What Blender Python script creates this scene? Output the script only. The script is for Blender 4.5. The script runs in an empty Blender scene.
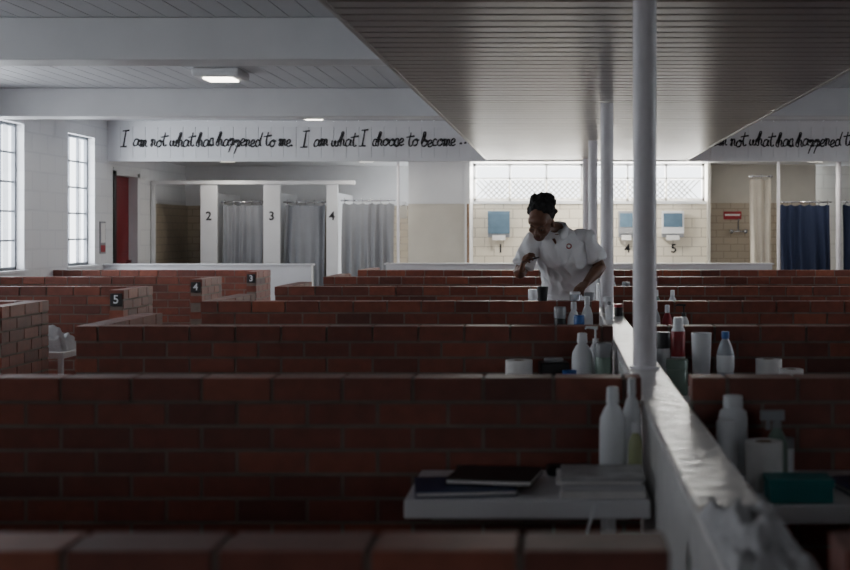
import bpy, bmesh, math, random
from mathutils import Vector, Matrix, Euler, noise
random.seed(7)
S = bpy.context.scene
COL = S.collection

# ------------------------------------------------------------------ materials
def newmat(name):
    m = bpy.data.materials.new(name); m.use_nodes = True
    nt = m.node_tree; b = nt.nodes['Principled BSDF']
    return m, nt, b
def mat(name, col, rough=0.5, var=0.12, nscale=8, bump=0.0, bscale=60, metal=0, trans=0, emit=None, estr=0, spec=None):
    m, nt, b = newmat(name)
    b.inputs['Roughness'].default_value = rough
    b.inputs['Metallic'].default_value = metal
    if trans: b.inputs['Transmission Weight'].default_value = trans
    if spec is not None: b.inputs['Specular IOR Level'].default_value = spec
    tc = nt.nodes.new('ShaderNodeTexCoord')
    n = nt.nodes.new('ShaderNodeTexNoise'); n.inputs['Scale'].default_value = nscale; n.inputs['Detail'].default_value = 4
    nt.links.new(tc.outputs['Object'], n.inputs['Vector'])
    r = nt.nodes.new('ShaderNodeValToRGB')
    r.color_ramp.elements[0].position = 0.3; r.color_ramp.elements[1].position = 0.7
    r.color_ramp.elements[0].color = [c*(1-var) for c in col]+[1]
    r.color_ramp.elements[1].color = [min(1, c*(1+var*0.6)) for c in col]+[1]
    nt.links.new(n.outputs['Fac'], r.inputs['Fac']); nt.links.new(r.outputs['Color'], b.inputs['Base Color'])
    if bump:
        n2 = nt.nodes.new('ShaderNodeTexNoise'); n2.inputs['Scale'].default_value = bscale
        nt.links.new(tc.outputs['Object'], n2.inputs['Vector'])
        bp = nt.nodes.new('ShaderNodeBump'); bp.inputs['Strength'].default_value = bump; bp.inputs['Distance'].default_value = 0.01
        nt.links.new(n2.outputs['Fac'], bp.inputs['Height']); nt.links.new(bp.outputs['Normal'], b.inputs['Normal'])
    if emit:
        b.inputs['Emission Color'].default_value = list(emit)+[1]; b.inputs['Emission Strength'].default_value = estr
    return m

def block_mat(name, c1, c2, mortar, bw, bh, axis, rough=0.5, ms=0.012, bump=0.4):
    """masonry/tile: axis 'x' -> wall in XZ plane, 'y' -> wall in YZ plane"""
    m, nt, b = newmat(name); b.inputs['Roughness'].default_value = rough
    g = nt.nodes.new('ShaderNodeNewGeometry'); s = nt.nodes.new('ShaderNodeSeparateXYZ'); c = nt.nodes.new('ShaderNodeCombineXYZ')
    nt.links.new(g.outputs['Position'], s.inputs[0])
    nt.links.new(s.outputs['X' if axis == 'x' else 'Y'], c.inputs['X']); nt.links.new(s.outputs['Z'], c.inputs['Y'])
    t = nt.nodes.new('ShaderNodeTexBrick'); t.inputs['Scale'].default_value = 1
    t.inputs['Brick Width'].default_value = bw; t.inputs['Row Height'].default_value = bh
    t.inputs['Mortar Size'].default_value = ms; t.inputs['Mortar Smooth'].default_value = 0.3
    t.inputs['Color1'].default_value = list(c1)+[1]; t.inputs['Color2'].default_value = list(c2)+[1]; t.inputs['Mortar'].default_value = list(mortar)+[1]
    nt.links.new(c.outputs[0], t.inputs['Vector']); nt.links.new(t.outputs['Color'], b.inputs['Base Color'])
    bp = nt.nodes.new('ShaderNodeBump'); bp.invert = True; bp.inputs['Strength'].default_value = bump; bp.inputs['Distance'].default_value = 0.01
    nt.links.new(t.outputs['Fac'], bp.inputs['Height']); nt.links.new(bp.outputs['Normal'], b.inputs['Normal'])
    return m

def brick_material():
    m, nt, b = newmat('red_brick'); b.inputs['Roughness'].default_value = 0.5
    at = nt.nodes.new('ShaderNodeAttribute'); at.attribute_name = 'bc'
    r = nt.nodes.new('ShaderNodeValToRGB'); cr = r.color_ramp
    cr.elements[0].position = 0; cr.elements[0].color = (0.095, 0.028, 0.020, 1)
    cr.elements[1].position = 1; cr.elements[1].color = (0.32, 0.088, 0.048, 1)
    e = cr.elements.new(0.35); e.color = (0.17, 0.044, 0.028, 1)
    e = cr.elements.new(0.7); e.color = (0.235, 0.062, 0.037, 1)
    nt.links.new(at.outputs['Fac'], r.inputs['Fac'])
    tc = nt.nodes.new('ShaderNodeTexCoord')
    n = nt.nodes.new('ShaderNodeTexNoise'); n.inputs['Scale'].default_value = 22; n.inputs['Detail'].default_value = 6
    nt.links.new(tc.outputs['Object'], n.inputs['Vector'])
    mr = nt.nodes.new('ShaderNodeMapRange'); mr.inputs['To Min'].default_value = 0.55; mr.inputs['To Max'].default_value = 1.3
    nt.links.new(n.outputs['Fac'], mr.inputs['Value'])
    mx = nt.nodes.new('ShaderNodeVectorMath'); mx.operation = 'SCALE'
    nt.links.new(r.outputs['Color'], mx.inputs[0]); nt.links.new(mr.outputs[0], mx.inputs['Scale'])
    nt.links.new(mx.outputs[0], b.inputs['Base Color'])
    bp = nt.nodes.new('ShaderNodeBump'); bp.inputs['Strength'].default_value = 0.35; bp.inputs['Distance'].default_value = 0.004
    nt.links.new(n.outputs['Fac'], bp.inputs['Height']); nt.links.new(bp.outputs['Normal'], b.inputs['Normal'])
    return m

M = {}
M['brick'] = brick_material()
M['mortar'] = mat('mortar', (0.21, 0.165, 0.14), 0.9, 0.2, 20)
M['white'] = mat('white_paint', (0.76, 0.77, 0.79), 0.45, 0.05, 3)
M['divider'] = mat('glossy_divider_paint', (0.76, 0.75, 0.75), 0.28, 0.12, 9, bump=0.5, bscale=22)
M['board'] = mat('ceiling_board_paint', (0.60, 0.61, 0.64), 0.5, 0.05, 2)
M['metal_board'] = mat('soffit_siding_paint', (0.44, 0.415, 0.40), 0.32, 0.08, 2)
M['gap'] = mat('dark_gap', (0.13, 0.13, 0.14), 0.9)
M['pole'] = mat('pole_paint', (0.82, 0.80, 0.84), 0.32, 0.06, 12, bump=0.15, bscale=30)
M['floor'] = mat('concrete_floor', (0.28, 0.27, 0.26), 0.45, 0.25, 2, bump=0.1)
M['cmuy'] = block_mat('painted_block_side', (0.80, 0.81, 0.82), (0.78, 0.79, 0.81), (0.73, 0.74, 0.76), 0.4, 0.2, 'y', 0.5, bump=0.25)
M['cmux'] = block_mat('painted_block_back', (0.74, 0.74, 0.72), (0.72, 0.72, 0.70), (0.66, 0.66, 0.64), 0.4, 0.2, 'x', 0.5, bump=0.25)
M['tile'] = block_mat('beige_glazed_tile', (0.78, 0.72, 0.60), (0.75, 0.69, 0.57), (0.44, 0.39, 0.31), 0.26, 0.13, 'x', 0.22, 0.006, bump=0.2)
M['tiled'] = block_mat('brown_glazed_tile', (0.46, 0.39, 0.30), (0.43, 0.37, 0.28), (0.30, 0.25, 0.19), 0.2, 0.1, 'x', 0.3, 0.006, bump=0.2)
M['tiledy'] = block_mat('brown_glazed_tile_side', (0.50, 0.42, 0.32), (0.47, 0.40, 0.30), (0.33, 0.28, 0.21), 0.2, 0.1, 'y', 0.3, 0.006, bump=0.2)
M['black'] = mat('black_plastic', (0.012, 0.012, 0.014), 0.4)
M['ink'] = mat('black_lettering_paint', (0.01, 0.01, 0.012), 0.7)
M['frame'] = mat('window_steel', (0.25, 0.27, 0.30), 0.5)
M['red'] = mat('red_door_paint', (0.17, 0.008, 0.012), 0.35)
M['curtain'] = mat('gray_shower_curtain', (0.27, 0.28, 0.305), 0.75, 0.06, 5)
M['curtainb'] = mat('navy_curtain', (0.010, 0.019, 0.058), 0.8, 0.1, 5)
M['curtainw'] = mat('cream_curtain', (0.62, 0.57, 0.48), 0.8, 0.08, 5)
M['beige'] = mat('beige_paint', (0.60, 0.57, 0.50), 0.5, 0.06, 4)
M['chrome'] = mat('chrome', (0.6, 0.6, 0.62), 0.2, metal=1)
M['lamp'] = mat('lit_diffuser', (0.9, 0.87, 0.8), 0.5, emit=(1, 0.93, 0.82), estr=9)
M['plastic'] = mat('white_plastic', (0.80, 0.82, 0.85), 0.35, 0.04)
M['paper'] = mat('tissue_paper', (0.82, 0.81, 0.80), 0.9, 0.05, 30, bump=0.2)
M['blue'] = mat('blue_plastic', (0.02, 0.10, 0.35), 0.35)
M['navy'] = mat('navy_cover', (0.015, 0.035, 0.11), 0.4)
M['teal'] = mat('teal_card', (0.012, 0.24, 0.25), 0.45)
M['green'] = mat('green_plastic', (0.22, 0.31, 0.26), 0.3)
M['lime'] = mat('lime_gel', (0.42, 0.46, 0.26), 0.25)
M['redp'] = mat('red_plastic', (0.34, 0.02, 0.03), 0.35)
M['clear'] = mat('clear_plastic', (0.75, 0.82, 0.9), 0.12, 0.02, trans=0.5)
M['disp'] = mat('smoky_blue_plastic', (0.13, 0.21, 0.29), 0.25)
M['grayp'] = mat('gray_plastic', (0.30, 0.31, 0.33), 0.4)
M['cloth'] = mat('gray_cloth', (0.58, 0.58, 0.60), 0.9, 0.10, 20, bump=0.4)
M['magazine'] = mat('magazine_cover', (0.48, 0.48, 0.49), 0.4, 0.35, 18)
M['wood'] = mat('worn_wood', (0.22, 0.13, 0.07), 0.6, 0.3, 6)
M['desk'] = mat('desk_laminate', (0.82, 0.83, 0.86), 0.30, 0.05, 5)
M['skin'] = mat('dark_brown_skin', (0.165, 0.078, 0.049), 0.42, 0.12, 25, spec=0.45)
M['lip'] = mat('lips', (0.17, 0.06, 0.055), 0.4)
M['eye'] = mat('eye_white', (0.6, 0.58, 0.55), 0.2)
M['hair'] = mat('black_hair', (0.008, 0.007, 0.007), 0.65, 0.3, 60, bump=1.0, bscale=140)
M['shirt'] = mat('white_cotton', (0.88, 0.89, 0.92), 0.85, 0.03, 10, bump=0.15, bscale=40)

# ------------------------------------------------------------------ mesh helpers
def obj_from(name, verts, faces, mats, midx=None, smooth=False, parent=None, bevel=0):
    me = bpy.data.meshes.new(name); me.from_pydata([tuple(v) for v in verts], [], faces)
    for m in mats: me.materials.append(M[m] if isinstance(m, str) else m)
    if midx: me.polygons.foreach_set('material_index', midx)
    if smooth: me.polygons.foreach_set('use_smooth', [True]*len(me.polygons))
    me.update(); o = bpy.data.objects.new(name, me); COL.objects.link(o)
    if parent: o.parent = parent
    if bevel:
        bv = o.modifiers.new('bevel', 'BEVEL'); bv.width = bevel; bv.segments = 2; bv.limit_method = 'ANGLE'
    return o
BF = [(0,3,2,1),(4,5,6,7),(0,1,5,4),(1,2,6,5),(2,3,7,6),(3,0,4,7)]
def boxv(x0,x1,y0,y1,z0,z1):
    return [(x0,y0,z0),(x1,y0,z0),(x1,y1,z0),(x0,y1,z0),(x0,y0,z1),(x1,y0,z1),(x1,y1,z1),(x0,y1,z1)]
def boxes(name, lst, bevel=0, parent=None):
    """list of (x0,x1,y0,y1,z0,z1,matname[,rotz])"""
    V, F, mi, mats = [], [], [], []
    for b in lst:
        n = len(V); vs = boxv(*b[:6])
        if len(b) > 7:
            cx, cy = (b[0]+b[1])/2, (b[2]+b[3])/2; c, s = math.cos(b[7]), math.sin(b[7])
            vs = [((x-cx)*c-(y-cy)*s+cx, (x-cx)*s+(y-cy)*c+cy, z) for x, y, z in vs]
        V += vs
        if b[6] not in mats: mats.append(b[6])
        for f in BF: F.append(tuple(i+n for i in f)); mi.append(mats.index(b[6]))
    return obj_from(name, V, F, mats, mi, parent=parent, bevel=bevel)
def empty(name, loc=(0,0,0)):
    e = bpy.data.objects.new(name, None); e.location = loc; e.empty_display_size = 0.1; COL.objects.link(e); return e

def lathe(name, loc, segs_prof, n=28, sx=1, sy=1, extra=None, rot=0):
    V, F, mi, mats = [], [], [], []
    for r, z, m in segs_prof:
        for i in range(n):
            a = 2*math.pi*i/n; V.append((r*math.cos(a)*sx, r*math.sin(a)*sy, z))
    for k in range(1, len(segs_prof)):
        m = segs_prof[k][2]
        if m not in mats: mats.append(m)
        for i in range(n):
            j = (i+1) % n
            F.append(((k-1)*n+i, (k-1)*n+j, k*n+j, k*n+i)); mi.append(mats.index(m))
    F.append(tuple(reversed(range(n)))); mi.append(0)
    L = len(segs_prof)-1; F.append(tuple(L*n+i for i in range(n))); mi.append(mats.index(segs_prof[-1][2]))
    if extra:
        for (vs, fs, m) in extra:
            if m not in mats: mats.append(m)
            k = len(V); V += vs; F += [tuple(i+k for i in f) for f in fs]; mi += [mats.index(m)]*len(fs)
    V = [(x, y, z+0.0006) for x, y, z in V]
    o = obj_from(name, V, F, mats, mi)
    for p in o.data.polygons: p.use_smooth = len(p.vertices) == 4
    o.data.set_sharp_from_angle(angle=math.radians(40)) if hasattr(o.data, 'set_sharp_from_angle') else None
    o.location = loc; o.rotation_euler = (0, 0, rot); return o

def tubev(pts, rad, n=14, flat=1.0, ref=None):
    pts = [Vector(p) for p in pts]; V, F = [], []
    t0 = (pts[1]-pts[0]).normalized()
    u = Vector(ref) if ref is not None else (Vector((0,0,1)) if abs(t0.z) < 0.9 else Vector((1,0,0)))
    for i, p in enumerate(pts):
        if i == 0: t = pts[1]-pts[0]
        elif i == len(pts)-1: t = pts[-1]-pts[-2]
        else: t = (pts[i+1]-pts[i]).normalized()+(pts[i]-pts[i-1]).normalized()
        t.normalize(); u = (u-t*u.dot(t)); u.normalize(); w = t.cross(u)
        r = rad[i]; ra, rb = (r if isinstance(r, tuple) else (r, r*flat))
        for k in range(n):
            a = 2*math.pi*k/n; V.append(tuple(p+u*math.cos(a)*ra+w*math.sin(a)*rb))
    for i in range(len(pts)-1):
        for k in range(n):
            j = (k+1) % n; F.append((i*n+k, i*n+j, (i+1)*n+j, (i+1)*n+k))
    F.append(tuple(reversed(range(n)))); L = (len(pts)-1)*n; F.append(tuple(L+k for k in range(n)))
    return V, F
def ellv(c, r, R=None, nu=20, nv=12):
    V, F = [], []; c = Vector(c)
    V.append(Vector((0,0,-1)))
    for i in range(1, nv):
        ph = -math.pi/2+math.pi*i/nv
        for k in range(nu):
            a = 2*math.pi*k/nu; V.append(Vector((math.cos(a)*math.cos(ph), math.sin(a)*math.cos(ph), math.sin(ph))))
    V.append(Vector((0,0,1)))
    out = []
    for v in V:
        w = Vector((v.x*r[0], v.y*r[1], v.z*r[2]))
        if R is not None: w = R @ w
        out.append(tuple(w+c))
    for k in range(nu):
        F.append((0, 1+(k+1) % nu, 1+k))
        for i in range(nv-2):
            a = 1+i*nu; b = a+nu
            F.append((a+k, a+(k+1) % nu, b+(k+1) % nu, b+k))
        a = 1+(nv-2)*nu; F.append((a+k, a+(k+1) % nu, len(V)-1))
    return out, F
def merge(parts):
    V, F = [], []
    for v, f in parts:
        n = len(V); V += [tuple(x) for x in v]; F += [tuple(i+n for i in q) for q in f]
    return V, F
def fused(name, parts, matname, voxel, smooth=3, parent=None, disp=0, dscale=0.08):
    V, F = merge(parts); o = obj_from(name, V, F, [matname], parent=None)
    rm = o.modifiers.new('r', 'REMESH'); rm.mode = 'VOXEL'; rm.voxel_size = voxel; rm.use_smooth_shade = True
    sm = o.modifiers.new('s', 'SMOOTH'); sm.factor = 0.5; sm.iterations = smooth
    bpy.context.view_layer.update()
    dg = bpy.context.evaluated_depsgraph_get()
    me = bpy.data.meshes.new_from_object(o.evaluated_get(dg)); o.modifiers.clear(); o.data = me
    if disp:
        ns = [v.normal.copy() for v in me.vertices]
        for v, nn in zip(me.vertices, ns):
            q = Vector((v.co.x*1.0, v.co.y, v.co.z*0.55+v.co.x*0.5))/dscale
            v.co += nn*disp*(1-2*abs(noise.noise(q)))
    me.materials.clear(); me.materials.append(M[matname])
    me.polygons.foreach_set('use_smooth', [True]*len(me.polygons)); me.update()
    if parent: o.parent = parent
    return o
def text(name, body, size, loc, rot, matname, parent=None, align='CENTER'):
    c = bpy.data.curves.new(name, 'FONT'); c.body = body; c.size = size; c.extrude = 0.001; c.align_x = align; c.align_y = 'CENTER'
    c.offset = size*0.015
    o = bpy.data.objects.new(name, c); o.location = loc; o.rotation_euler = rot; c.materials.append(M[matname]); COL.objects.link(o)
    if parent: o.parent = parent
    return o

# ------------------------------------------------------------------ room shell
XL, XR, YN, YB, YE = -5.4, 5.6, -4.0, 15.4, 18.7
ZC, ZS = 2.70, 2.23
boxes('floor', [(XL-0.2, XR+0.2, YN-0.2, YE+0.2, -0.1, 0, 'floor')])
def board_ceiling(name, x0, x1, y0, y1, z, pitch=0.15):
    L = [(x0, x1, y0, y1, z+0.02, z+0.08, 'gap')]
    x = x0
    while x < x1-0.001:
        L.append((x+0.004, min(x+pitch-0.004, x1), y0, y1, z, z+0.021, 'board')); x += pitch
    return boxes(name, L)
board_ceiling('ceiling', XL, XR, YN, YB, ZC)
boxes('ceiling_bathroom', [(XL, XR, YB+0.12, YE, 2.32, 2.40, 'white')])
L = [(-0.86, 1.50, YN, YB-0.005, ZS+0.03, ZC-0.002, 'board'), (-0.87, -0.85, YN, YB-0.006, ZS-0.004, ZS+0.03, 'metal_board'), (1.49, 1.51, YN, YB-0.006, ZS-0.004, ZS+0.03, 'metal_board')]
y = YN
while y < YB-0.02:
    L.append((-0.85, 1.49, y, min(y+0.118, YB-0.006), ZS+0.002, ZS+0.03, 'metal_board'))
    L.append((-0.85, 1.49, y+0.118, min(y+0.15, YB-0.006), ZS+0.026, ZS+0.032, 'gap'))
    y += 0.15
boxes('ceiling_soffit', L)
for yb in (-0.2, 3.85, 7.87, 11.8):
    boxes('ceiling_beam', [(XL, -0.875, yb, yb+0.32, 2.44, ZC-0.001, 'white'), (1.515, XR, yb, yb+0.32, 2.44, ZC-0.001, 'white')], bevel=0.008)
L = [(XL, XR, YB+0.02, YB+0.12, ZS, ZC, 'board')]
x = XL
while x < XR:
    L.append((x+0.002, min(x+0.148, XR), YB, YB+0.03, ZS+0.03, ZC-0.07, 'white')); x += 0.15
L += [(XL, XR, YB-0.012, YB+0.125, ZS-0.01, ZS+0.03, 'white'), (XL, XR, YB-0.012, YB+0.02, ZC-0.07, ZC, 'white')]
boxes('wall_bulkhead', L)
def window_wall(name, xi, xo, ops, mats):
    a, b = min(xi, xo), max(xi, xo); L = []; yy = YN
    for (y0, y1, z0, z1) in ops:
        L.append((a, b, yy, y0, 0, ZC+0.08, mats)); L.append((a, b, y0, y1, 0, z0, mats)); L.append((a, b, y0, y1, z1, ZC+0.08, mats)); yy = y1
    L.append((a, b, yy, YE, 0, ZC+0.08, mats))
    return boxes(name, L)
opsL = [(2.6, 3.6, 1.0, 2.47), (5.4, 6.5, 1.0, 2.47), (7.6, 8.7, 1.0, 2.47), (9.8, 10.85, 1.0, 2.47), (12.0, 13.0, 1.0, 2.47), (14.16, 14.97, 1.0, 2.47)]  # nearest one added to light desk and pole; next three unseen, there for lighting
doorop = (15.62, 16.5, 0.0, 2.12)
window_wall('wall_left', XL, XL-0.22, opsL+[doorop], 'cmuy')
opsR = [(5.4, 6.5, 1.0, 2.47), (7.6, 8.7, 1.0, 2.47), (12.0, 13.0, 1.0, 2.47)]  # unseen windows, added so that light also comes from the right
window_wall('wall_right', XR, XR+0.22, opsR, 'cmuy')
opsN = [(-3.2, -2.1), (1.9, 3.0)]  # unseen openings behind the camera, added for frontal light
ZN0, ZN1 = 1.65, 2.4
L = []; xx = XL-0.22
for a, b in opsN:
    L += [(xx, a, YN-0.2, YN, 0, ZC+0.08, 'cmux'), (a, b, YN-0.2, YN, 0, ZN0, 'cmux'), (a, b, YN-0.2, YN, ZN1, ZC+0.08, 'cmux')]; xx = b
L.append((xx, XR+0.22, YN-0.2, YN, 0, ZC+0.08, 'cmux'))
boxes('wall_rear', L)
def window(n, xs, y0, y1, z0, z1):
    L = []; a, b = xs-0.018, xs+0.018
    L += [(a, b, y0, y0+0.03, z0, z1, 'frame'), (a, b, y1-0.03, y1, z0, z1, 'frame'), (a, b, y0, y1, z0, z0+0.03, 'frame'), (a, b, y0, y1, z1-0.03, z1, 'frame')]
    for k in range(1, 3):
        yy = y0+(y1-y0)*k/3; L.append((a+0.006, b-0.006, yy-0.009, yy+0.009, z0, z1, 'frame'))
    for k in range(1, 5):
        zz = z0+(z1-z0)*k/5; L.append((a+0.006, b-0.006, y0, y1, zz-0.009, zz+0.009, 'frame'))
    boxes('window_%d' % n, L)
wn = 1
def area(name, loc, rot, sx, sy, power, col):
    l = bpy.data.lights.new(name, 'AREA'); l.shape = 'RECTANGLE'; l.size = sx; l.size_y = sy; l.energy = power; l.color = col
    o = bpy.data.objects.new(name, l); o.location = loc; o.rotation_euler = rot; COL.objects.link(o); return o
powL = [10, 8, 6, 10, 26, 26]
DAY = (0.88, 0.93, 1.0)
for i, (y0, y1, z0, z1) in enumerate(opsL):
    window(wn, XL-0.10, y0, y1, z0, z1); wn += 1
    area('window_daylight', (XL-0.16, (y0+y1)/2, (z0+z1)/2), (0, -math.pi/2, 0), z1-z0, y1-y0, powL[i], DAY)
for i, (y0, y1, z0, z1) in enumerate(opsR):
    window(wn, XR+0.10, y0, y1, z0, z1); wn += 1
    area('window_daylight', (XR+0.16, (y0+y1)/2, (z0+z1)/2), (0, math.pi/2, 0), z1-z0, y1-y0, [2, 4, 12][i], DAY)  # added fill through the unseen right-hand windows
for i, (a, b) in enumerate(opsN):
    yy = YN-0.1
    L = [(a, a+0.04, yy-.02, yy+.02, ZN0, ZN1, 'frame'), (b-0.04, b, yy-.02, yy+.02, ZN0, ZN1, 'frame'), ((a+b)/2-0.02, (a+b)/2+0.02, yy-.02, yy+.02, ZN0, ZN1, 'frame'),
         (a, b, yy-.02, yy+.02, ZN0, ZN0+0.04, 'frame'), (a, b, yy-.02, yy+.02, ZN1-0.04, ZN1, 'frame')]
    boxes('window_%d' % wn, L); wn += 1
    area('window_daylight', ((a+b)/2, YN-0.15, (ZN0+ZN1)/2), (math.pi/2, 0, 0), b-a, ZN1-ZN0, 9, DAY)  # added fill from the rear, aimed at camera-facing surfaces
boxes('trim_1', [(XL-0.2, XL+0.03, y0-0.03, y1+0.03, 0.97, 1.0, 'white') for (y0, y1, a, b) in opsL], bevel=0.004)
boxes('door_1', [(XL-0.14, XL-0.10, 15.67, 16.45, 0.01, 2.07, 'red'), (XL-0.10, XL-0.085, 15.75, 16.37, 1.1, 1.95, 'red'), (XL-0.10, XL-0.085, 15.75, 16.37, 0.15, 0.95, 'red'),
                 (XL-0.10, XL-0.04, 16.36, 16.41, 0.98, 1.02, 'chrome')], bevel=0.004)
boxes('trim_2', [(XL-0.20, XL+0.015, 15.58, 15.67, 0, 2.12, 'black'), (XL-0.20, XL+0.015, 16.45, 16.54, 0, 2.12, 'white'), (XL-0.20, XL+0.015, 15.58, 16.54, 2.07, 2.16, 'white')])
boxes('notice_board', [(XL+0.001, XL+0.012, 15.12, 15.3, 1.12, 1.5, 'grayp'), (XL+0.012, XL+0.016, 15.14, 15.28, 1.25, 1.48, 'paper'), (XL+0.012, XL+0.016, 15.14, 15.28, 1.14, 1.22, 'redp')])
# bathroom
YT = 17.8
boxes('wall_back_tiled', [(-1.24, 2.02, YT, YT+0.15, 0, 1.76, 'tile'), (-1.24, 2.02, YT-0.03, YT+0.15, 1.76, 1.80, 'white')])
boxes('wall_back', [(XL, -2.02, YE-0.1, YE, 0, 1.75, 'tiled'), (XL, -2.02, YE-0.1, YE, 1.75, 2.32, 'white'), (3.6, XR, YE-0.1, YE, 0, 2.32, 'cmux'), (2.02, 3.6, YT+0.35, YT+0.5, 0, 1.78, 'tiled'), (2.02, 3.6, YT+0.35, YT+0.5, 1.78, 2.32, 'beige'),
                    (2.02, 2.06, YT-0.15, YT+0.35, 0, 2.32, 'beige'), (XL+0.001, XL+0.03, 17.06, YE-0.1, 0, 1.75, 'tiledy')])
boxes('wall_bath_panel', [(-2.03, -1.27, 17.25, 17.35, 0, 1.75, 'beige'), (-2.03, -1.27, 17.24, 17.36, 1.75, 2.32, 'white'), (-1.27, -1.2, 17.2, YT+0.1, 0, 2.32, 'white')])
boxes('wood_broom_handle', [(-1.235, -1.205, 17.1, 17.13, 0, 1.75, 'wood')], bevel=0.008)
L = []
for (a, b) in ((-1.2, 0.32), (0.40, 2.0)):
    L += [(a, b, YT+0.02, YT+0.07, 1.80, 1.84, 'white'), (a, b, YT+0.02, YT+0.07, 2.28, 2.32, 'white'), (a, a+0.04, YT+0.02, YT+0.07, 1.80, 2.32, 'white'), (b-0.04, b, YT+0.02, YT+0.07, 1.80, 2.32, 'white')]
    for k in (1, 2):
        xx = a+(b-a)*k/3; L.append((xx-0.015, xx+0.015, YT+0.02, YT+0.06, 1.8, 2.32, 'white'))
    L.append((a, b, YT+0.02, YT+0.06, 2.10, 2.125, 'white'))
boxes('window_%d' % wn, L+[(0.32, 0.40, YT+0.002, YT+0.12, 1.8, 2.32, 'white')]); wn += 1
V, F = [], []
h = 0.28; x = -1.2
while x < 2.0-h:
    for s in (0, 1):
        a, b = (x, x+h) if s == 0 else (x+h, x); w = 0.009; yy = YT-0.012-0.004*s; n = len(V)
        V += [(a-w, yy, 1.81), (a+w, yy, 1.81), (b+w, yy, 2.09), (b-w, yy, 2.09), (a-w, yy+0.006, 1.81), (a+w, yy+0.006, 1.81), (b+w, yy+0.006, 2.09), (b-w, yy+0.006, 2.09)]
        F += [tuple(i+n for i in f) for f in BF]
    x += 0.075
obj_from('window_lattice', V, F, ['beige'])
area('window_daylight', (0.4, YT+0.13, 2.06), (-math.pi/2, 0, 0), 3.2, 0.5, 185, (1.0, 0.97, 0.90))
for (xa, xb, num, m) in ((-0.99, -0.69, '1', 'disp'), (0.80, 1.02, '4', 'grayp'), (1.40, 1.70, '5', 'plastic')):
    e = empty('paper_towel_dispenser', ((xa+xb)/2, YT, 1.3))
    w = (xb-xa)/2
    boxes('dispenser_body', [(-w, w, -0.12, -0.001, 0.05, 0.36, m), (-w+0.02, w-0.02, -0.125, -0.118, 0.14, 0.33, 'disp'), (-w, w, -0.10, -0.001, 0, 0.05, 'grayp'), (-w*0.6, w*0.6, -0.11, -0.10, -0.04, 0.03, 'paper')], bevel=0.012, parent=e)
for (xx, num) in ((-0.82, '1'), (0.93, '4'), (1.57, '5')):
    text('tile_number', num, 0.17, (xx, YT-0.004, 1.14), (math.pi/2, 0, 0), 'ink')
boxes('red_wall_sign', [(2.30, 2.55, YT+0.335, YT+0.349, 1.55, 1.66, 'redp'), (2.32, 2.53, YT+0.333, YT+0.336, 1.60, 1.625, 'paper')])
e = empty('shower_faucet', (2.5, YT+0.345, 1.38))
V, F = merge([tubev([(-0.12, -0.05, 0), (0.12, -0.05, 0)], [0.012, 0.012]), tubev([(-0.1, 0, 0), (-0.1, -0.08, 0)], [0.02, 0.03]), tubev([(0.1, 0, 0), (0.1, -0.08, 0)], [0.02, 0.03]), tubev([(0, -0.05, 0), (0, -0.05, 0.15), (0, -0.12, 0.17)], [0.01, 0.01, 0.012])])
obj_from('faucet_body', V, F, ['chrome'], smooth=True, parent=e)
e = empty('shower_stall_partition')
pil = [(-4.74, -4.52, '2'), (-3.91, -3.69, '3'), (-3.08, -2.93, '4')]
L = [(XL+0.01, -2.70, 16.98, 17.04, 2.0, 2.05, 'white')]
for a, b, n in pil:
    L += [(a, b, 17.0, 17.05, 0.05, 2.0, 'white'), ((a+b)/2-0.02, (a+b)/2+0.02, 17.05, YE-0.12, 0.05, 1.9, 'white')]
    text('stall_number', n, 0.16, ((a+b)/2, 16.995, 1.58), (math.pi/2, 0, 0), 'ink', parent=e)
L += [(XL+0.01, XL+0.06, 17.0, 17.05, 0.05, 2.0, 'white')]
boxes('panels', L, bevel=0.004, parent=e)
def curtain(name, x0, x1, y, z0, z1, m, pl=0.11, amp=0.03, seed=0):
    nx, nz = int((x1-x0)/0.008), 14; V, F = [], []
    for j in range(nz+1):
        t = j/nz
        for i in range(nx+1):
            u = i/nx; X = x0+(x1-x0)*u
            yy = y+amp*(0.5+0.6*t)*math.sin(2*math.pi*X/pl+1.2*math.sin(X*9+seed))+0.012*math.sin(X*47+t*3)
            V.append((X+0.01*math.sin(t*4+seed), yy, z1-(z1-z0)*t-0.02*abs(math.sin(math.pi*(X-x0-0.03)/0.12))*(1-t)))
    for j in range(nz):
        for i in range(nx):
            a = j*(nx+1)+i; F.append((a, a+1, a+nx+2, a+nx+1))
    e = empty(name); o = obj_from('cloth', V, F, [m], smooth=True, parent=e)
    P = [tubev([(x0-0.02, y, z1+0.03), (x1+0.02, y, z1+0.03)], [0.011, 0.011], 10)]
    k = x0+0.03
    while k < x1:
        P.append(tubev([(k-0.003, y, z1+0.03), (k+0.003, y, z1+0.03)], [0.03, 0.03], 12)); k += 0.12
    v, f = merge(P); obj_from('rod', v, f, ['chrome'], smooth=True, parent=e)
    return e
curtain('shower_curtain', -4.48, -3.95, 17.12, 0.25, 1.74, 'curtain', seed=1)
curtain('shower_curtain', -3.65, -3.12, 17.12, 0.25, 1.74, 'curtain', seed=2)
curtain('shower_curtain', -2.89, -2.2, 17.12, 0.25, 1.76, 'curtain', seed=3)
curtain('cream_shower_curtain', 2.52, 2.80, 17.1, 0.3, 2.08, 'curtainw', pl=0.09, seed=4)
curtain('navy_shower_curtain', 2.92, 3.58, 17.1, 0.3, 1.74, 'curtainb', pl=0.13, amp=0.04, seed=5)
curtain('navy_shower_curtain', 3.75, 4.9, 17.1, 0.3, 1.74, 'curtainb', pl=0.13, amp=0.04, seed=6)
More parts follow.
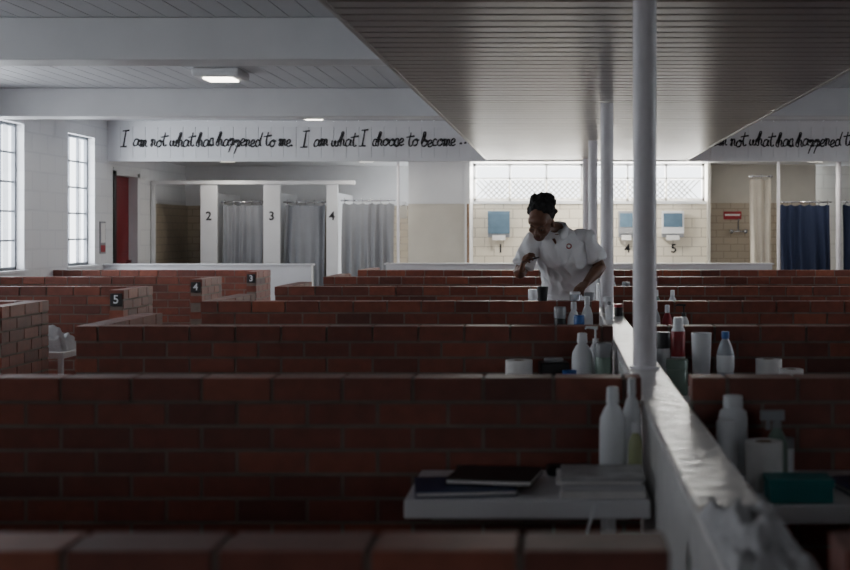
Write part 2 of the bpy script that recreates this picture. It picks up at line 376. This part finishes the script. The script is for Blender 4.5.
def pole(name, x, y, z0, z1, r, flange=True):
    z1 -= 0.002
    pr = [(r*1.3, 0, 'pole'), (r*1.3, 0.008, 'pole'), (r, 0.009, 'pole'), (r, z1-z0, 'pole')] if flange else [(r, 0, 'pole'), (r, z1-z0, 'pole')]
    return lathe(name, (x, y, z0), pr, 32)
pole('shower_pipe', -2.12, 16.9, 0, 2.32, 0.018, False)
pole('shower_pipe', 2.87, 16.95, 0, 2.32, 0.02, False)
pole('shower_pipe', 3.66, 16.95, 0, 2.32, 0.035, False)
boxes('beige_caddy', [(-2.09, -2.0, 16.85, 16.88, 1.55, 1.72, 'beige'), (-2.08, -2.01, 16.84, 16.879, 1.72, 1.77, 'plastic')], bevel=0.01)
boxes('wall_half_left', [(XL+0.002, -2.94, 15.25, 15.37, 0, 0.98, 'white'), (XL+0.002, -2.92, 15.23, 15.385, 0.98, 1.0, 'white')], bevel=0.004)
boxes('wall_half_center', [(-2.1, 2.56, 15.55, 15.67, 0, 0.98, 'white'), (-2.12, 2.58, 15.53, 15.69, 0.98, 1.0, 'white')], bevel=0.004)

# ------------------------------------------------------------------ ceiling lamps
for (x, y, w) in ((-2.76, 10.5, 0.19), (-2.72, 14.2, 0.15), (-2.76, 6.0, 0.19)):
    e = empty('ceiling_lamp', (x, y, ZC))
    boxes('housing', [(-w, w, -w, w, -0.07, 0, 'white')], bevel=0.02, parent=e)
    boxes('diffuser', [(-w*0.62, w*0.62, -w*0.62, w*0.62, -0.085, -0.0705, 'lamp')], bevel=0.006, parent=e)
for (x, y, p) in ((-4.3, 16.6, 5), (-2.5, 16.6, 6), (0.4, 16.9, 38), (3.3, 16.6, 6)):  # strongest lamp is a hidden extra, added to brighten the tile wall
    e = empty('bathroom_ceiling_lamp', (x, y, 2.32))
    boxes('housing', [(-0.13, 0.13, -0.13, 0.13, -0.03, 0, 'white')], bevel=0.01, parent=e)
    boxes('diffuser', [(-0.09, 0.09, -0.09, 0.09, -0.04, -0.0305, 'lamp')], parent=e)
    area('lamp_light', (x, y, 2.27), (0, 0, 0), 0.18, 0.18, p, (1, 0.94, 0.84))

# ------------------------------------------------------------------ hand lettering
G = {
'a': ([[(.85,.9),(.45,1.0),(.1,.6),(.15,.1),(.5,.05),(.8,.5),(.87,.95),(.85,.2),(1.15,.1)]], 1.1),
'm': ([[(-.05,.7),(.15,1),(.15,0),(.22,.7),(.45,1),(.58,.7),(.58,0),(.66,.7),(.9,1),(1.02,.7),(1.05,.15),(1.35,.1)]], 1.3),
'n': ([[(-.05,.7),(.15,1),(.15,0),(.22,.7),(.5,1),(.65,.7),(.68,.15),(.95,.1)]], .92),
'o': ([[(.5,1),(.1,.6),(.2,.1),(.6,.05),(.85,.5),(.6,.98),(.5,.8),(1.1,.85)]], 1.0),
't': ([[(.35,2.0),(.25,.3),(.45,.02),(.8,.2)],[(-.35,1.3),(1.0,1.5)]], .78),
'w': ([[(0,.9),(.12,.1),(.42,.1),(.55,.8),(.65,.1),(.95,.1),(1.1,.95),(1.35,.8)]], 1.28),
'h': ([[(0,.5),(.4,1.6),(.35,2.1),(.15,1.6),(.1,0),(.22,.7),(.5,1),(.68,.7),(.7,.15),(.98,.1)]], .95),
's': ([[(-.1,.1),(.4,1.15),(.5,.7),(.55,.15),(.2,0),(.1,.2),(.5,.1),(.8,.15)]], .75),
'p': ([[(0,.6),(.15,1),(.05,-1)],[(.1,.55),(.45,1),(.8,.6),(.5,.08),(.12,.2)],[(.5,.08),(.95,.15)]], .95),
'e': ([[(-.05,.3),(.6,.65),(.5,1),(.2,.9),(.05,.45),(.28,.03),(.85,.2)]], .8),
'd': ([[(.75,.8),(.4,1),(.1,.6),(.2,.1),(.55,.1),(.8,.5)],[(1.0,2.1),(.82,.3),(1.1,.1)]], 1.05),
'c': ([[(.7,.8),(.4,1),(.1,.6),(.2,.1),(.85,.15)]], .78),
'b': ([[(0,.3),(.4,1.7),(.25,2.1),(.1,1.5),(.08,.1),(.5,0),(.8,.5),(.5,.95),(.4,.75),(1.0,.8)]], .95),
'I': ([[(.5,2.3),(.42,-.05)],[(-.05,2.25),(1.1,2.35)],[(-.15,-.05),(1.0,0)]], 1.45),
'.': ([[(.0,0),(.2,.12),(.15,-.05)]], .5), ' ': ([], .6)}
def letter(name, s, x0, width, zb, xh):
    tot = sum(G[c][1] for c in s); k = width/tot
    cu = bpy.data.curves.new(name, 'CURVE'); cu.dimensions = '3D'; cu.bevel_depth = 0.0088; cu.bevel_resolution = 1; cu.resolution_u = 4
    x = 0
    for ch in s:
        st, adv = G[ch]; jz = random.uniform(-.12, .12)
        for pts in st:
            sp = cu.splines.new('BEZIER'); sp.bezier_points.add(len(pts)-1)
            for i, (px, pz) in enumerate(pts):
                bp = sp.bezier_points[i]; bp.co = ((x+px+0.16*pz)*k, 0, (pz+jz)*xh); bp.handle_left_type = bp.handle_right_type = 'AUTO'
                bp.radius = 1.35 if (i % 2) else 0.8
        x += adv
    o = bpy.data.objects.new(name, cu); o.location = (x0, YB-0.004, zb); o.scale = (1, 0.4, 1); cu.materials.append(M['ink']); COL.objects.link(o)
letter('painted_lettering', 'I am not what has happened to me.', -5.24, 2.06, 2.40, 0.082)
letter('painted_lettering', 'I am what I choose to become', -3.09, 1.84, 2.40, 0.082)
letter('painted_lettering', '...', -1.2, 0.16, 2.43, 0.08)
letter('painted_lettering', 'I am not what has happened to me.', 1.68, 2.06, 2.40, 0.082)
letter('painted_lettering', 'I am', 3.88, 0.4, 2.40, 0.082)

# ------------------------------------------------------------------ brick partitions
HP = 0.973; TH = 0.10
def bricks(segments, name):
    V, F, mi, bc = [], [], [], []
    def add(vs, m, c):
        n = len(V); V.extend(vs)
        for f in BF: F.append(tuple(i+n for i in f)); mi.append(m); bc.append(c)
    nc = 14; ph = HP/nc; g = 0.0055; bl = 0.203
    for (ax, a0, a1, b0, b1) in segments:
        def bx(p0, p1, q0, q1, z0, z1): return boxv(p0, p1, q0, q1, z0, z1) if ax == 'x' else boxv(q0, q1, p0, p1, z0, z1)
        add(bx(a0+0.003, a1-0.003, b0+0.0035, b1-0.0035, 0, HP-0.004), 1, 0.5)
        for r in range(nc):
            off = (0.5*bl if r % 2 else 0); z0 = r*ph+g; z1 = (r+1)*ph-(g if r < nc-1 else 0)
            cap = r == nc-1; ov = 0.004 if cap else 0
            s = a0-off
            while s < a1:
                p0, p1 = max(s+g, a0), min(s+bl-g, a1)
                if p1-p0 > 0.02:
                    j = random.uniform(-.0012, .0012)
                    add(bx(p0, p1, b0-ov+j, b1+ov+j, z0, z1), 0, min(1, max(0, random.gauss(0.5, 0.2)+(0.06 if cap else 0))))
                s += bl
    o = obj_from(name, V, F, ['brick', 'mortar'], mi)
    at = o.data.attributes.new('bc', 'FLOAT', 'FACE'); at.data.foreach_set('value', bc)
    return o
XW0, XW1, HW = 0.24, 0.375, 0.90
YK = [1.72+2*k for k in range(7)]
for k, yk in enumerate(YK):
    seg = [('x', -3.2 if k == 0 else -2.15, 0.15 if k == 0 else XW0-0.006, yk, yk+TH)]
    if k > 0: seg.append(('y', yk+TH+0.004, yk+0.92, -2.15, -2.15+TH))
    bricks(seg, 'brick_partition')
    bricks([('x', XW1+0.006, 5.3, yk, yk+TH)], 'brick_partition')
    if k >= 1:
        bricks([('x', XL+0.01, -3.10, yk, yk+TH), ('y', yk-0.56, yk-0.004, -3.20, -3.10)], 'brick_partition')
        e = empty('number_plate', (-3.15, yk-0.562, 0.905))
        boxes('plate', [(-0.042, 0.042, -0.008, 0, -0.045, 0.045, 'black')], bevel=0.003, parent=e)
        text('digit', str(9-k), 0.085, (0, -0.009, 0), (math.pi/2, 0, 0), 'plastic', parent=e)
boxes('wall_divider', [(XW0+0.006, XW1-0.006, 0.9, 15.2, 0, HW-0.04, 'divider'), (XW0, XW1, 0.9, 15.2, HW-0.045, HW, 'divider')], bevel=0.010)
for yp in (4.67, 8.43, 12.0, 15.05):
    pole('support_pole', 0.307, yp, HW, ZS, 0.043)

# ------------------------------------------------------------------ desks
DZ = 0.71
def desk(x0, x1, y0, y1, legside):
    boxes('wall_desk', [(x0, x1, y0, y1, DZ-0.05, DZ, 'desk'), (x0+0.03, x1-0.03, y1-0.03, y1-0.005, DZ-0.14, DZ-0.05, 'grayp'),
        (legside-0.015, legside+0.015, y0+0.05, y0+0.08, 0, DZ-0.05, 'white'), (legside-0.015, legside+0.015, y1-0.06, y1-0.03, 0, DZ-0.05, 'white'),
        (legside-0.012, legside+0.012, y0+0.08, y1-0.06, 0.2, 0.23, 'white')], bevel=0.006)
for k in range(1, 7):
    yk = YK[k]
    desk(-0.40, XW0-0.008, yk-0.42, yk-0.006, 0.13)
    desk(XW1+0.008, 1.15, yk-0.48, yk-0.006, 1.08)

# ------------------------------------------------------------------ small items
def lotion(x, y, z, h, r, body='plastic', cap='plastic', label=None, sy=0.75, name='lotion_bottle'):
    lb = label or body
    return lathe(name, (x, y, z), [(r*.92,0,body),(r,.01,body),(r,h*.18,body),(r*1.005,h*.2,lb),(r*1.005,h*.55,lb),(r,h*.57,body),(r*.95,h*.66,body),(r*.62,h*.77,body),(r*.42,h*.81,body),(r*.42,h*.83,cap),(r*.5,h*.83,cap),(r*.45,h*.99,cap),(r*.3,h,cap)], sy=sy)
def wide(x, y, z, h, r, body='plastic', cap='plastic'):
    return lathe('shampoo_bottle', (x, y, z), [(r*.92,0,body),(r,.01,body),(r,h*.72,body),(r*.9,h*.80,body),(r*.62,h*.84,body),(r*.62,h*.85,cap),(r*.68,h*.85,cap),(r*.66,h*.99,cap),(r*.58,h,cap)], sy=0.8)
def jar(x, y, z, h, r, body, cap, name='cream_jar'):
    return lathe(name, (x, y, z), [(r*.93,0,body),(r,.008,body),(r,h*.68,body),(r*.93,h*.72,body),(r*1.03,h*.73,cap),(r*1.03,h*.97,cap),(r*.95,h,cap)])
def roll(x, y, z, h=0.105, r=0.052):
    return lathe('toilet_paper_roll', (x, y, z), [(.022,.002,'paper'),(r,0,'paper'),(r,h,'paper'),(.022,h,'paper'),(.021,h-.002,'wood'),(.021,.01,'wood'),(.002,.01,'wood')])
def waterb(x, y, z, h=0.24, r=0.032):
    p = [(r*.8,0,'clear'),(r,.012,'clear')]
    for i in range(5): p += [(r,h*(.12+.05*i),'clear'),(r*.93,h*(.145+.05*i),'clear')]
    p += [(r,h*.4,'plastic'),(r,h*.62,'plastic'),(r*.95,h*.66,'clear'),(r*.7,h*.78,'clear'),(r*.38,h*.88,'clear'),(r*.38,h*.9,'blue'),(r*.45,h*.9,'blue'),(r*.43,h,'blue')]
    return lathe('water_bottle', (x, y, z), p)
def tumbler(x, y, z, h, r, m='plastic', name='plastic_cup'):
    return lathe(name, (x, y, z), [(r*.78,0,m),(r,h,m),(r*.94,h,m),(r*.74,.008,m),(.002,.008,m)])
def pump(x, y, z, h, r, body, cap):
    ex = [tubev([(0,0,h*.8),(0,0,h*.97)], [.005,.005], 8)+(cap,), tubev([(0.01,0,h*.97),(-r*1.3,0,h*.98),(-r*1.5,0,h*.95)], [.008,.006,.004], 8)+(cap,)]
    return lathe('pump_bottle', (x, y, z), [(r*.95,0,body),(r,.01,body),(r,h*.6,body),(r*.6,h*.7,body),(r*.4,h*.72,body),(r*.5,h*.72,cap),(r*.45,h*.8,cap)], extra=ex)
def spray(x, y, z, h, r, body, cap):
    v1, f1 = merge([(boxv(-.045,.02,-.011,.011,h*.86,h), BF), (boxv(-.03,-.018,-.006,.006,h*.72,h*.87), BF)])
    return lathe('spray_bottle', (x, y, z), [(r*.95,0,body),(r,.01,body),(r,h*.5,body),(r*.7,h*.65,body),(r*.36,h*.75,body),(r*.45,h*.75,cap),(r*.4,h*.87,cap)], extra=[(v1,f1,cap)])
def folder(x0, x1, y0, y1, z, m, rot):
    t = 0.017
    boxes('folder', [(x0, x1, y0, y1, z+0.001, z+0.004, m, rot), (x0+0.004, x1-0.004, y0+0.004, y1-0.004, z+0.004, z+t-0.003, 'paper', rot), (x0, x1, y0, y1, z+t-0.003, z+t, m, rot), (x0, x1, y1-0.004, y1, z+0.001, z+t, m, rot)], bevel=0.001)
folder(-0.385, -0.12, 3.325, 3.53, DZ, 'navy', 0.12)
folder(-0.29, -0.06, 3.38, 3.58, DZ+0.018, 'black', -0.15)
boxes('magazine_stack', [(0.0, 0.22, 3.305, 3.49, DZ+0.001, DZ+0.02, 'paper'), (0.004, 0.216, 3.31, 3.485, DZ+0.02, DZ+0.035, 'cloth'), (-0.01, 0.21, 3.315, 3.49, DZ+0.035, DZ+0.045, 'paper'), (0.002, 0.22, 3.305, 3.49, DZ+0.045, DZ+0.056, 'magazine')], bevel=0.002)
boxes('glasses_case', [(-0.04, 0.095, 3.60, 3.66, DZ+0.001, DZ+0.03, 'black', 0.1)], bevel=0.012)
lotion(0.146, 3.58, DZ, 0.255, 0.037)
lotion(0.203, 3.655, DZ, 0.27, 0.026, 'plastic', 'plastic', 'plastic')
lotion(0.208, 3.56, DZ, 0.16, 0.020, 'lime', 'plastic')
cu = bpy.data.curves.new('cable', 'CURVE'); cu.dimensions = '3D'; cu.bevel_depth = 0.004
sp = cu.splines.new('BEZIER'); sp.bezier_points.add(2)
for b, p in zip(sp.bezier_points, [(0.09, 3.285, 0.70), (0.06, 3.27, 0.6), (0.0, 3.25, 0.3)]): b.co = p; b.handle_left_type = b.handle_right_type = 'AUTO'
o = bpy.data.objects.new('charging_cable', cu); cu.materials.append(M['plastic']); COL.objects.link(o)
boxes('bedside_locker', [(-0.15, 0.2, 2.3, 2.7, 0, 0.6, 'grayp'), (-0.14, 0.19, 2.285, 2.3, 0.32, 0.57, 'desk'), (-0.14, 0.19, 2.285, 2.3, 0.03, 0.29, 'desk')], bevel=0.006)
jar(0.14, 2.5, 0.601, 0.205, 0.045, 'green', 'green')
roll(-0.02, 2.5, 0.601, 0.19, 0.03)
# front-right desk
wide(0.487, 3.63, DZ, 0.225, 0.042)
jar(0.455, 3.52, DZ, 0.17, 0.028, 'plastic', 'plastic')
roll(0.54, 3.42, DZ, 0.13, 0.050)
spray(0.60, 3.57, DZ, 0.19, 0.030, 'green', 'grayp')
jar(0.64, 3.66, DZ, 0.10, 0.024, 'plastic', 'grayp')
boxes('teal_box', [(0.53, 0.69, 3.25, 3.35, DZ+0.001, DZ+0.055, 'teal'), (0.527, 0.693, 3.247, 3.353, DZ+0.04, DZ+0.06, 'teal')], bevel=0.002)
folder(0.74, 1.0, 3.30, 3.55, DZ, 'navy', 0.15)
# row 2 left
roll(-0.175, 5.5, DZ, 0.135, 0.058)
boxes('toiletry_bag', [(-0.09, 0.035, 5.53, 5.65, DZ+0.001, DZ+0.12, 'black', 0.1), (-0.07, 0.015, 5.55, 5.63, DZ+0.12, DZ+0.135, 'grayp')], bevel=0.02)
lotion(0.095, 5.52, DZ, 0.25, 0.045)
pump(0.155, 5.63, DZ, 0.27, 0.03, 'plastic', 'plastic')
jar(0.185, 5.48, DZ, 0.21, 0.035, 'green', 'grayp')
tumbler(0.04, 5.42, DZ, 0.10, 0.03, 'blue')
# row 2 right
lathe('red_can', (0.515, 5.62, DZ), [(.028,0,'redp'),(.031,.01,'redp'),(.031,.08,'redp'),(.0312,.09,'plastic'),(.0312,.14,'plastic'),(.031,.15,'redp'),(.031,.25,'redp'),(.022,.27,'plastic'),(.022,.30,'plastic'),(.018,.31,'plastic')])
jar(0.49, 5.40, DZ, 0.15, 0.045, 'green', 'green')
tumbler(0.605, 5.52, DZ, 0.25, 0.044)
waterb(0.70, 5.46, DZ, 0.26, 0.038)
jar(0.445, 5.56, DZ, 0.25, 0.030, 'plastic', 'black')
roll(0.89, 5.5, DZ, 0.14, 0.056); roll(0.965, 5.38, DZ, 0.11, 0.05)
boxes('hardcover_book', [(0.75, 0.82, 5.54, 5.69, DZ+0.001, DZ+0.03, 'navy'), (0.753, 0.823, 5.543, 5.687, DZ+0.006, DZ+0.025, 'paper')], bevel=0.002)
random.seed(11)
lotion(0.08, 7.56, DZ, 0.27, 0.036); lotion(0.16, 7.6, DZ, 0.30, 0.034, 'plastic', 'plastic'); jar(0.0, 7.55, DZ, 0.24, 0.035, 'black', 'grayp'); jar(0.11, 7.42, DZ, 0.20, 0.03, 'plastic', 'blue')
lotion(0.55, 7.5, DZ, 0.28, 0.034, 'grayp', 'plastic', 'plastic'); lotion(0.63, 7.58, DZ, 0.25, 0.03, 'redp', 'plastic'); pump(0.72, 7.5, DZ, 0.26, 0.03, 'plastic', 'black'); waterb(0.46, 7.5, DZ, 0.30, 0.034)
for k in (4, 5):
    yk = YK[k]-0.2; ms = ['plastic', 'grayp', 'plastic', 'grayp', 'green', 'lime', 'teal', 'plastic']
    for x in (-0.2, -0.08, 0.05, 0.15, 0.47, 0.59, 0.71, 0.83):
        random.choice([lambda: lotion(x, yk, DZ, random.uniform(.24,.32), .034, random.choice(ms), 'plastic'), lambda: jar(x, yk, DZ, random.uniform(.2,.26), .035, random.choice(ms), random.choice(ms)), lambda: roll(x, yk, DZ)])()
lotion(0.275, 7.2, HW, 0.10, 0.022, 'plastic', 'grayp'); jar(0.34, 7.5, HW, 0.07, 0.025, 'black', 'redp'); jar(0.29, 7.75, HW, 0.10, 0.03, 'plastic', 'plastic')
lotion(0.34, 8.9, HW, 0.17, 0.028, 'redp', 'plastic', 'plastic'); jar(0.285, 9.1, HW, 0.12, 0.03, 'plastic', 'plastic'); lotion(0.335, 9.5, HW, 0.20, 0.03, 'plastic', 'plastic', 'disp')
pump(0.29, 10.0, HW, 0.18, 0.03, 'plastic', 'plastic'); jar(0.335, 10.6, HW, 0.14, 0.03, 'grayp', 'black')
def cloth_lump(name, cx, cy, z, sx, sy, h, m, seed):
    V, F = [], []; n = 36; z += 0.001
    for j in range(n+1):
        for i in range(n+1):
            u, v = i/n*2-1, j/n*2-1; e = max(0, 1-max(abs(u), abs(v))**5)
            hh = h*e*(0.75+0.5*noise.noise(Vector((u*2+seed, v*2.5, 0)))+0.18*noise.noise(Vector((u*6+seed, v*7, 3))))
            V.append((cx+u*sx*(1-.08*noise.noise(Vector((v*3, seed, 0)))), cy+v*sy, z+max(0.001, hh)))
    N = len(V)
    for j in range(n):
        for i in range(n):
            a = j*(n+1)+i; F.append((a, a+1, a+n+2, a+n+1))
    V += [(cx-sx, cy-sy, z), (cx+sx, cy-sy, z), (cx+sx, cy+sy, z), (cx-sx, cy+sy, z)]; F.append((N+3, N+2, N+1, N))
    return obj_from(name, V, F, [m], smooth=True)
cloth_lump('crumpled_towel', 0.308, 2.02, HW, 0.064, 0.24, 0.055, 'cloth', 3)
boxes('bedside_table', [(-3.5, -3.08+0.0, 8.0, 8.4, 0.60, 0.64, 'white'), (-3.49, -3.46, 8.01, 8.04, 0, 0.6, 'white'), (-3.12, -3.09, 8.01, 8.04, 0, 0.6, 'white'), (-3.49, -3.46, 8.36, 8.39, 0, 0.6, 'white'), (-3.12, -3.09, 8.36, 8.39, 0, 0.6, 'white'), (-3.48, -3.1, 8.02, 8.38, 0.25, 0.27, 'white')], bevel=0.004)
cloth_lump('folded_laundry', -3.27, 8.2, 0.64, 0.17, 0.15, 0.14, 'cloth', 9)

# ------------------------------------------------------------------ the woman
W = empty('woman')
hc = Vector((-0.118, 7.94, 1.448))
HR = (Euler((0, 0, math.radians(-20))).to_matrix() @ Euler((math.radians(33), 0, 0)).to_matrix() @ Euler((0, math.radians(8), 0)).to_matrix())
def H(p): return tuple(hc+HR @ Vector(p))
def he(c, r, R=None, **k): return ellv(H(c), r, HR if R is None else HR @ R, **k)
def htube(ps, rs, **k): return tubev([H(p) for p in ps], rs, **k)
parts = [he((0,.012,.03), (.074,.094,.082)), he((0,-.012,-.018), (.062,.076,.082)), he((0,-.045,-.078), (.034,.034,.026)),
         he((0,-.078,.018), (.048,.016,.012)), he((0,-.052,.045), (.058,.036,.034)),
         htube([(0,-.083,.018),(0,-.094,-.002),(0,-.106,-.024)], [.008,.009,.014]), he((0,-.092,-.03), (.022,.012,.009)),
         he((.036,-.062,-.02), (.024,.02,.02)), he((-.036,-.062,-.02), (.024,.02,.02)),
         he((0,-.086,-.052), (.025,.012,.009)), he((0,-.084,-.062), (.022,.012,.009)),
         he((.076,.01,-.005), (.009,.018,.030)), he((-.076,.01,-.005), (.009,.018,.030))]
neckb = (-0.03, 8.07, 1.40)
parts.append(tubev([H((0,.035,-.03)), H((0,.045,-.07)), neckb, (0.0, 8.1, 1.32)], [.055,.052,.058,.08]))
def rings(L, n=24):
    V, F = [], []
    for (cx, cy, cz, rx, ry, tilt) in L:
        for k in range(n):
            a = 2*math.pi*k/n; V.append((cx+rx*math.cos(a), cy+ry*math.sin(a), cz+math.sin(a)*ry*tilt))
    for i in range(len(L)-1):
        for k in range(n):
            j = (k+1) % n; F.append((i*n+k, i*n+j, (i+1)*n+j, (i+1)*n+k))
    F.append(tuple(reversed(range(n)))); F.append(tuple((len(L)-1)*n+k for k in range(n)))
    return V, F
T = [(.050,8.36,.86,.155,.125,0),(.058,8.30,1.0,.145,.115,.15),(.052,8.20,1.14,.148,.12,.3),(.020,8.12,1.26,.162,.12,.45),(-.006,8.07,1.335,.15,.085,.5),(-.02,8.05,1.38,.09,.06,.5)]
parts.append(rings([(a,b,c,d*.88,e*.88,t) for a,b,c,d,e,t in T]))
shR, elR, wrR = (-.165,8.05,1.322), (-.252,8.02,1.130), (-.235,7.87,1.165)
shL, elL, wrL = (.165,8.09,1.345), (.250,8.08,1.165), (.160,7.90,1.075)
def lerp(a, b, t): return tuple(a[i]+(b[i]-a[i])*t for i in range(3))
for sh, el, wr in ((shR, elR, wrR), (shL, elL, wrL)):
    parts.append(tubev([lerp(sh, (0,8.08,1.32), .25), sh, lerp(sh, el, .5), el, lerp(el, wr, .3), lerp(el, wr, .75), wr], [.05,.053,.046,.040,.041,.030,.024]))
def hand(wr, L, N, side, curls, thumb_out=0.6):
    wr, L, N, Sd = Vector(wr), Vector(L).normalized(), Vector(N).normalized(), None
    N = (N-L*N.dot(L)).normalized(); Sd = L.cross(N)*side; P = []
    P.append(tubev([wr-L*.02, wr+L*.02, wr+L*.055, wr+L*.088], [(.017,.024),(.015,.031),(.014,.038),(.012,.037)], ref=N))
    for i, (off, ln) in enumerate(((.028,.070),(.009,.080),(-.010,.074),(-.028,.058))):
        b = wr+L*(.080-abs(off-.009)*.15)+Sd*off; c = curls[i]; d = L+Sd*off*2.0; d.normalize(); pts = [b-d*.015, b]; a = 0
        for j, fr in enumerate((.44,.32,.24)):
            a += c*(.7, 1.0, .7)[j]; dd = d*math.cos(a)+N*math.sin(a); pts.append(pts[-1]+dd*ln*fr)
        P.append(tubev(pts, [.0090,.0088,.0082,.0074,.0058], 10))
    b = wr+L*.022+Sd*.026; d1 = (L*.75+Sd*thumb_out+N*.35).normalized(); d2 = (L*.9+Sd*.1+N*.6).normalized()
    P.append(tubev([b-d1*.012, b+d1*.012, b+d1*.040, b+d1*.040+d2*.030, b+d1*.040+d2*.046], [.013,.0125,.0105,.009,.006], 10))
    return P
parts += hand(wrR, (.25,-.55,.8), (.8,-.1,-.3), 1, (.75,.8,.9,1.0), .2)
parts += hand(wrL, (-.45,-.75,-.35), (-.1,-.2,-1), -1, (.45,.5,.5,.55))
for s in (-1, 1):
    hx = .05+s*.078
    parts.append(tubev([(hx,8.36,.92),(hx,8.34,.75),(hx,8.28,.50),(hx,8.30,.30),(hx,8.32,.09)], [.09,.085,.060,.055,.038]))
body = fused('body', parts, 'skin', 0.0045, 2, W)
for s in (-1, 1):
    v, f = he((s*.030,-.077,.002), (.0125,.008,.0050)); obj_from('eye', v, f, ['eye'], smooth=True, parent=W)
    v, f = he((s*.030,-.0845,.000), (.005,.002,.0045)); obj_from('iris', v, f, ['black'], smooth=True, parent=W)
    v, f = he((s*.030,-.081,.0075), (.015,.0075,.006)); obj_from('eyelid', v, f, ['skin'], smooth=True, parent=W)
    v, f = htube([(s*.014,-.093,.024),(s*.03,-.090,.030),(s*.047,-.078,.025)], [.0018,.0028,.0012]); obj_from('eyebrow', v, f, ['hair'], smooth=True, parent=W)
v, f = merge([he((0,-.0955,-.053), (.020,.005,.0045)), he((0,-.0935,-.061), (.017,.006,.0055))]); obj_from('lips', v, f, ['lip'], smooth=True, parent=W)
hp = [he((0,.042,.050), (.083,.084,.078)), he((0,.07,.01), (.066,.055,.06))]
random.seed(3)
for i in range(90):
    a = random.uniform(0, 2*math.pi); e = random.uniform(0.0, 1.4)
    d = Vector((math.cos(a)*math.cos(e), math.sin(a)*math.cos(e), math.sin(e)))
    p = Vector((0,.042,.050))+Vector((d.x*.083, d.y*.084, d.z*.078))
    if p.y < 0.015 and p.z < 0.088: continue
    hp.append(he(tuple(p), (.014,.014,.014), nu=10, nv=6))
bc_ = Vector((.0,.065,.112)); hp.append(he(tuple(bc_), (.072,.054,.042)))
for i in range(80):
    d = Vector((random.gauss(0,1), random.gauss(0,1), random.gauss(0,1))).normalized()
    hp.append(he(tuple(bc_+Vector((d.x*.074, d.y*.054, d.z*.044))), (.014,.014,.014), nu=10, nv=6))
fused('hair', hp, 'hair', 0.005, 1, W, disp=0.003, dscale=0.012)
sp_ = [rings([(a,b,c,d+.018,e+.02,t) for a,b,c,d,e,t in T[:-1]]+[(-.02,8.05,1.38,.105,.072,.5),(-.028,8.05,1.405,.070,.062,.5)])]
for sh, el in ((shR, elR), (shL, elL)):
    sp_.append(tubev([lerp(sh, (0,8.08,1.32), .35), sh, lerp(sh, el, .45), lerp(sh, el, .76)], [.062,.064,.061,.064]))
shirt = fused('shirt', sp_, 'shirt', 0.007, 3, W, disp=0.013, dscale=0.065)
def collar():
    c = Vector((-.032,8.05,1.41)); n = 26; V, F = [], []
    for i in range(n+1):
        a = math.radians(-70+320*i/n)
        ca, sa = math.cos(a), math.sin(a); drop = max(0, -sa)
        fr = 1+0.25*drop
        for (r, z) in ((.064, .030), (.070, .034), (.090*fr, -.004-.022*drop), (.084*fr, -.010-.022*drop)):
            V.append((c.x+ca*r, c.y+sa*r*.95, c.z+z-.035*drop+sa*.012))
    for i in range(n):
        for k in range(4):
            j = (k+1) % 4; F.append((i*4+k, (i+1)*4+k, (i+1)*4+j, i*4+j))
    F.append((0,1,2,3)); F.append((n*4+3,n*4+2,n*4+1,n*4)); return V, F
v, f = collar(); obj_from('collar', v, f, ['shirt'], smooth=True, parent=W)
hit, loc, nor, idx = shirt.ray_cast(Vector((-.025, 7.5, 1.325)), Vector((0, 1, 0)))
if hit:
    y0 = loc.y-0.004
    obj_from('neck_opening', [(-.068,y0+.02,1.375),(.010,y0+.02,1.375),(-.028,y0-.002,1.31)], [(0,2,1)], ['skin'], parent=W)
hit, loc, nor, idx = shirt.ray_cast(Vector((.055, 7.5, 1.30)), Vector((0, 1, 0)))
if hit:
    q = nor.to_track_quat('Z', 'Y').to_matrix()
    v, f = ellv(loc, (.018,.018,.003), q); obj_from('shirt_logo', v, f, ['redp'], smooth=True, parent=W)
    v, f = ellv(loc+nor*.001, (.012,.012,.003), q); obj_from('shirt_logo_center', v, f, ['paper'], smooth=True, parent=W)
tp = [rings([(.050,8.35,1.0,.155,.125,0),(.050,8.36,.88,.165,.14,0),(.050,8.36,.80,.162,.135,0)])]
for s in (-1, 1):
    hx = .05+s*.078
    tp.append(tubev([(hx,8.36,.90),(hx,8.34,.75),(hx,8.28,.50),(hx,8.30,.30),(hx,8.32,.07)], [.090,.090,.074,.068,.062]))
    v, f = merge([ellv((hx+s*.01,8.26,.035), (.045,.13,.034)), ellv((hx+s*.005,8.33,.06), (.042,.05,.055))]); obj_from('shoe', v, f, ['black'], smooth=True, parent=W)
fused('trousers', tp, 'shirt', 0.009, 3, W, disp=0.006, dscale=0.09)
hx = Vector(wrR)+Vector((.05,-.06,.06))
v, f = tubev([tuple(hx+Vector((-.045,-.01,-.02))), tuple(hx+Vector((.02,0,.0))), tuple(hx+Vector((.06,.0,.01)))], [.005,.006,.004], 10); obj_from('comb_handle', v, f, ['black'], smooth=True, parent=W)
tumbler(-0.105, 7.77, HP, 0.085, 0.034, 'black')
jar(0.09, 7.77, HP, 0.055, 0.032, 'clear', 'plastic')
tumbler(0.175, 7.77, HP, 0.05, 0.03, 'grayp')

# ------------------------------------------------------------------ world & camera
w = bpy.data.worlds.new('world'); S.world = w; w.use_nodes = True
bg = w.node_tree.nodes['Background']; bg.inputs[0].default_value = (0.90, 0.95, 1, 1); bg.inputs[1].default_value = 5.0
cam = bpy.data.cameras.new('camera'); co = bpy.data.objects.new('camera', cam); COL.objects.link(co)
co.location = (0, 0, 1.4); co.rotation_euler = (math.pi/2, 0, 0)
cam.sensor_width = 36; cam.lens = 1290*36/850; cam.shift_x = -135/850; cam.shift_y = -55/850
cam.clip_start = 0.05; cam.dof.use_dof = True; cam.dof.focus_distance = 8.6; cam.dof.aperture_fstop = 3.5
S.camera = co
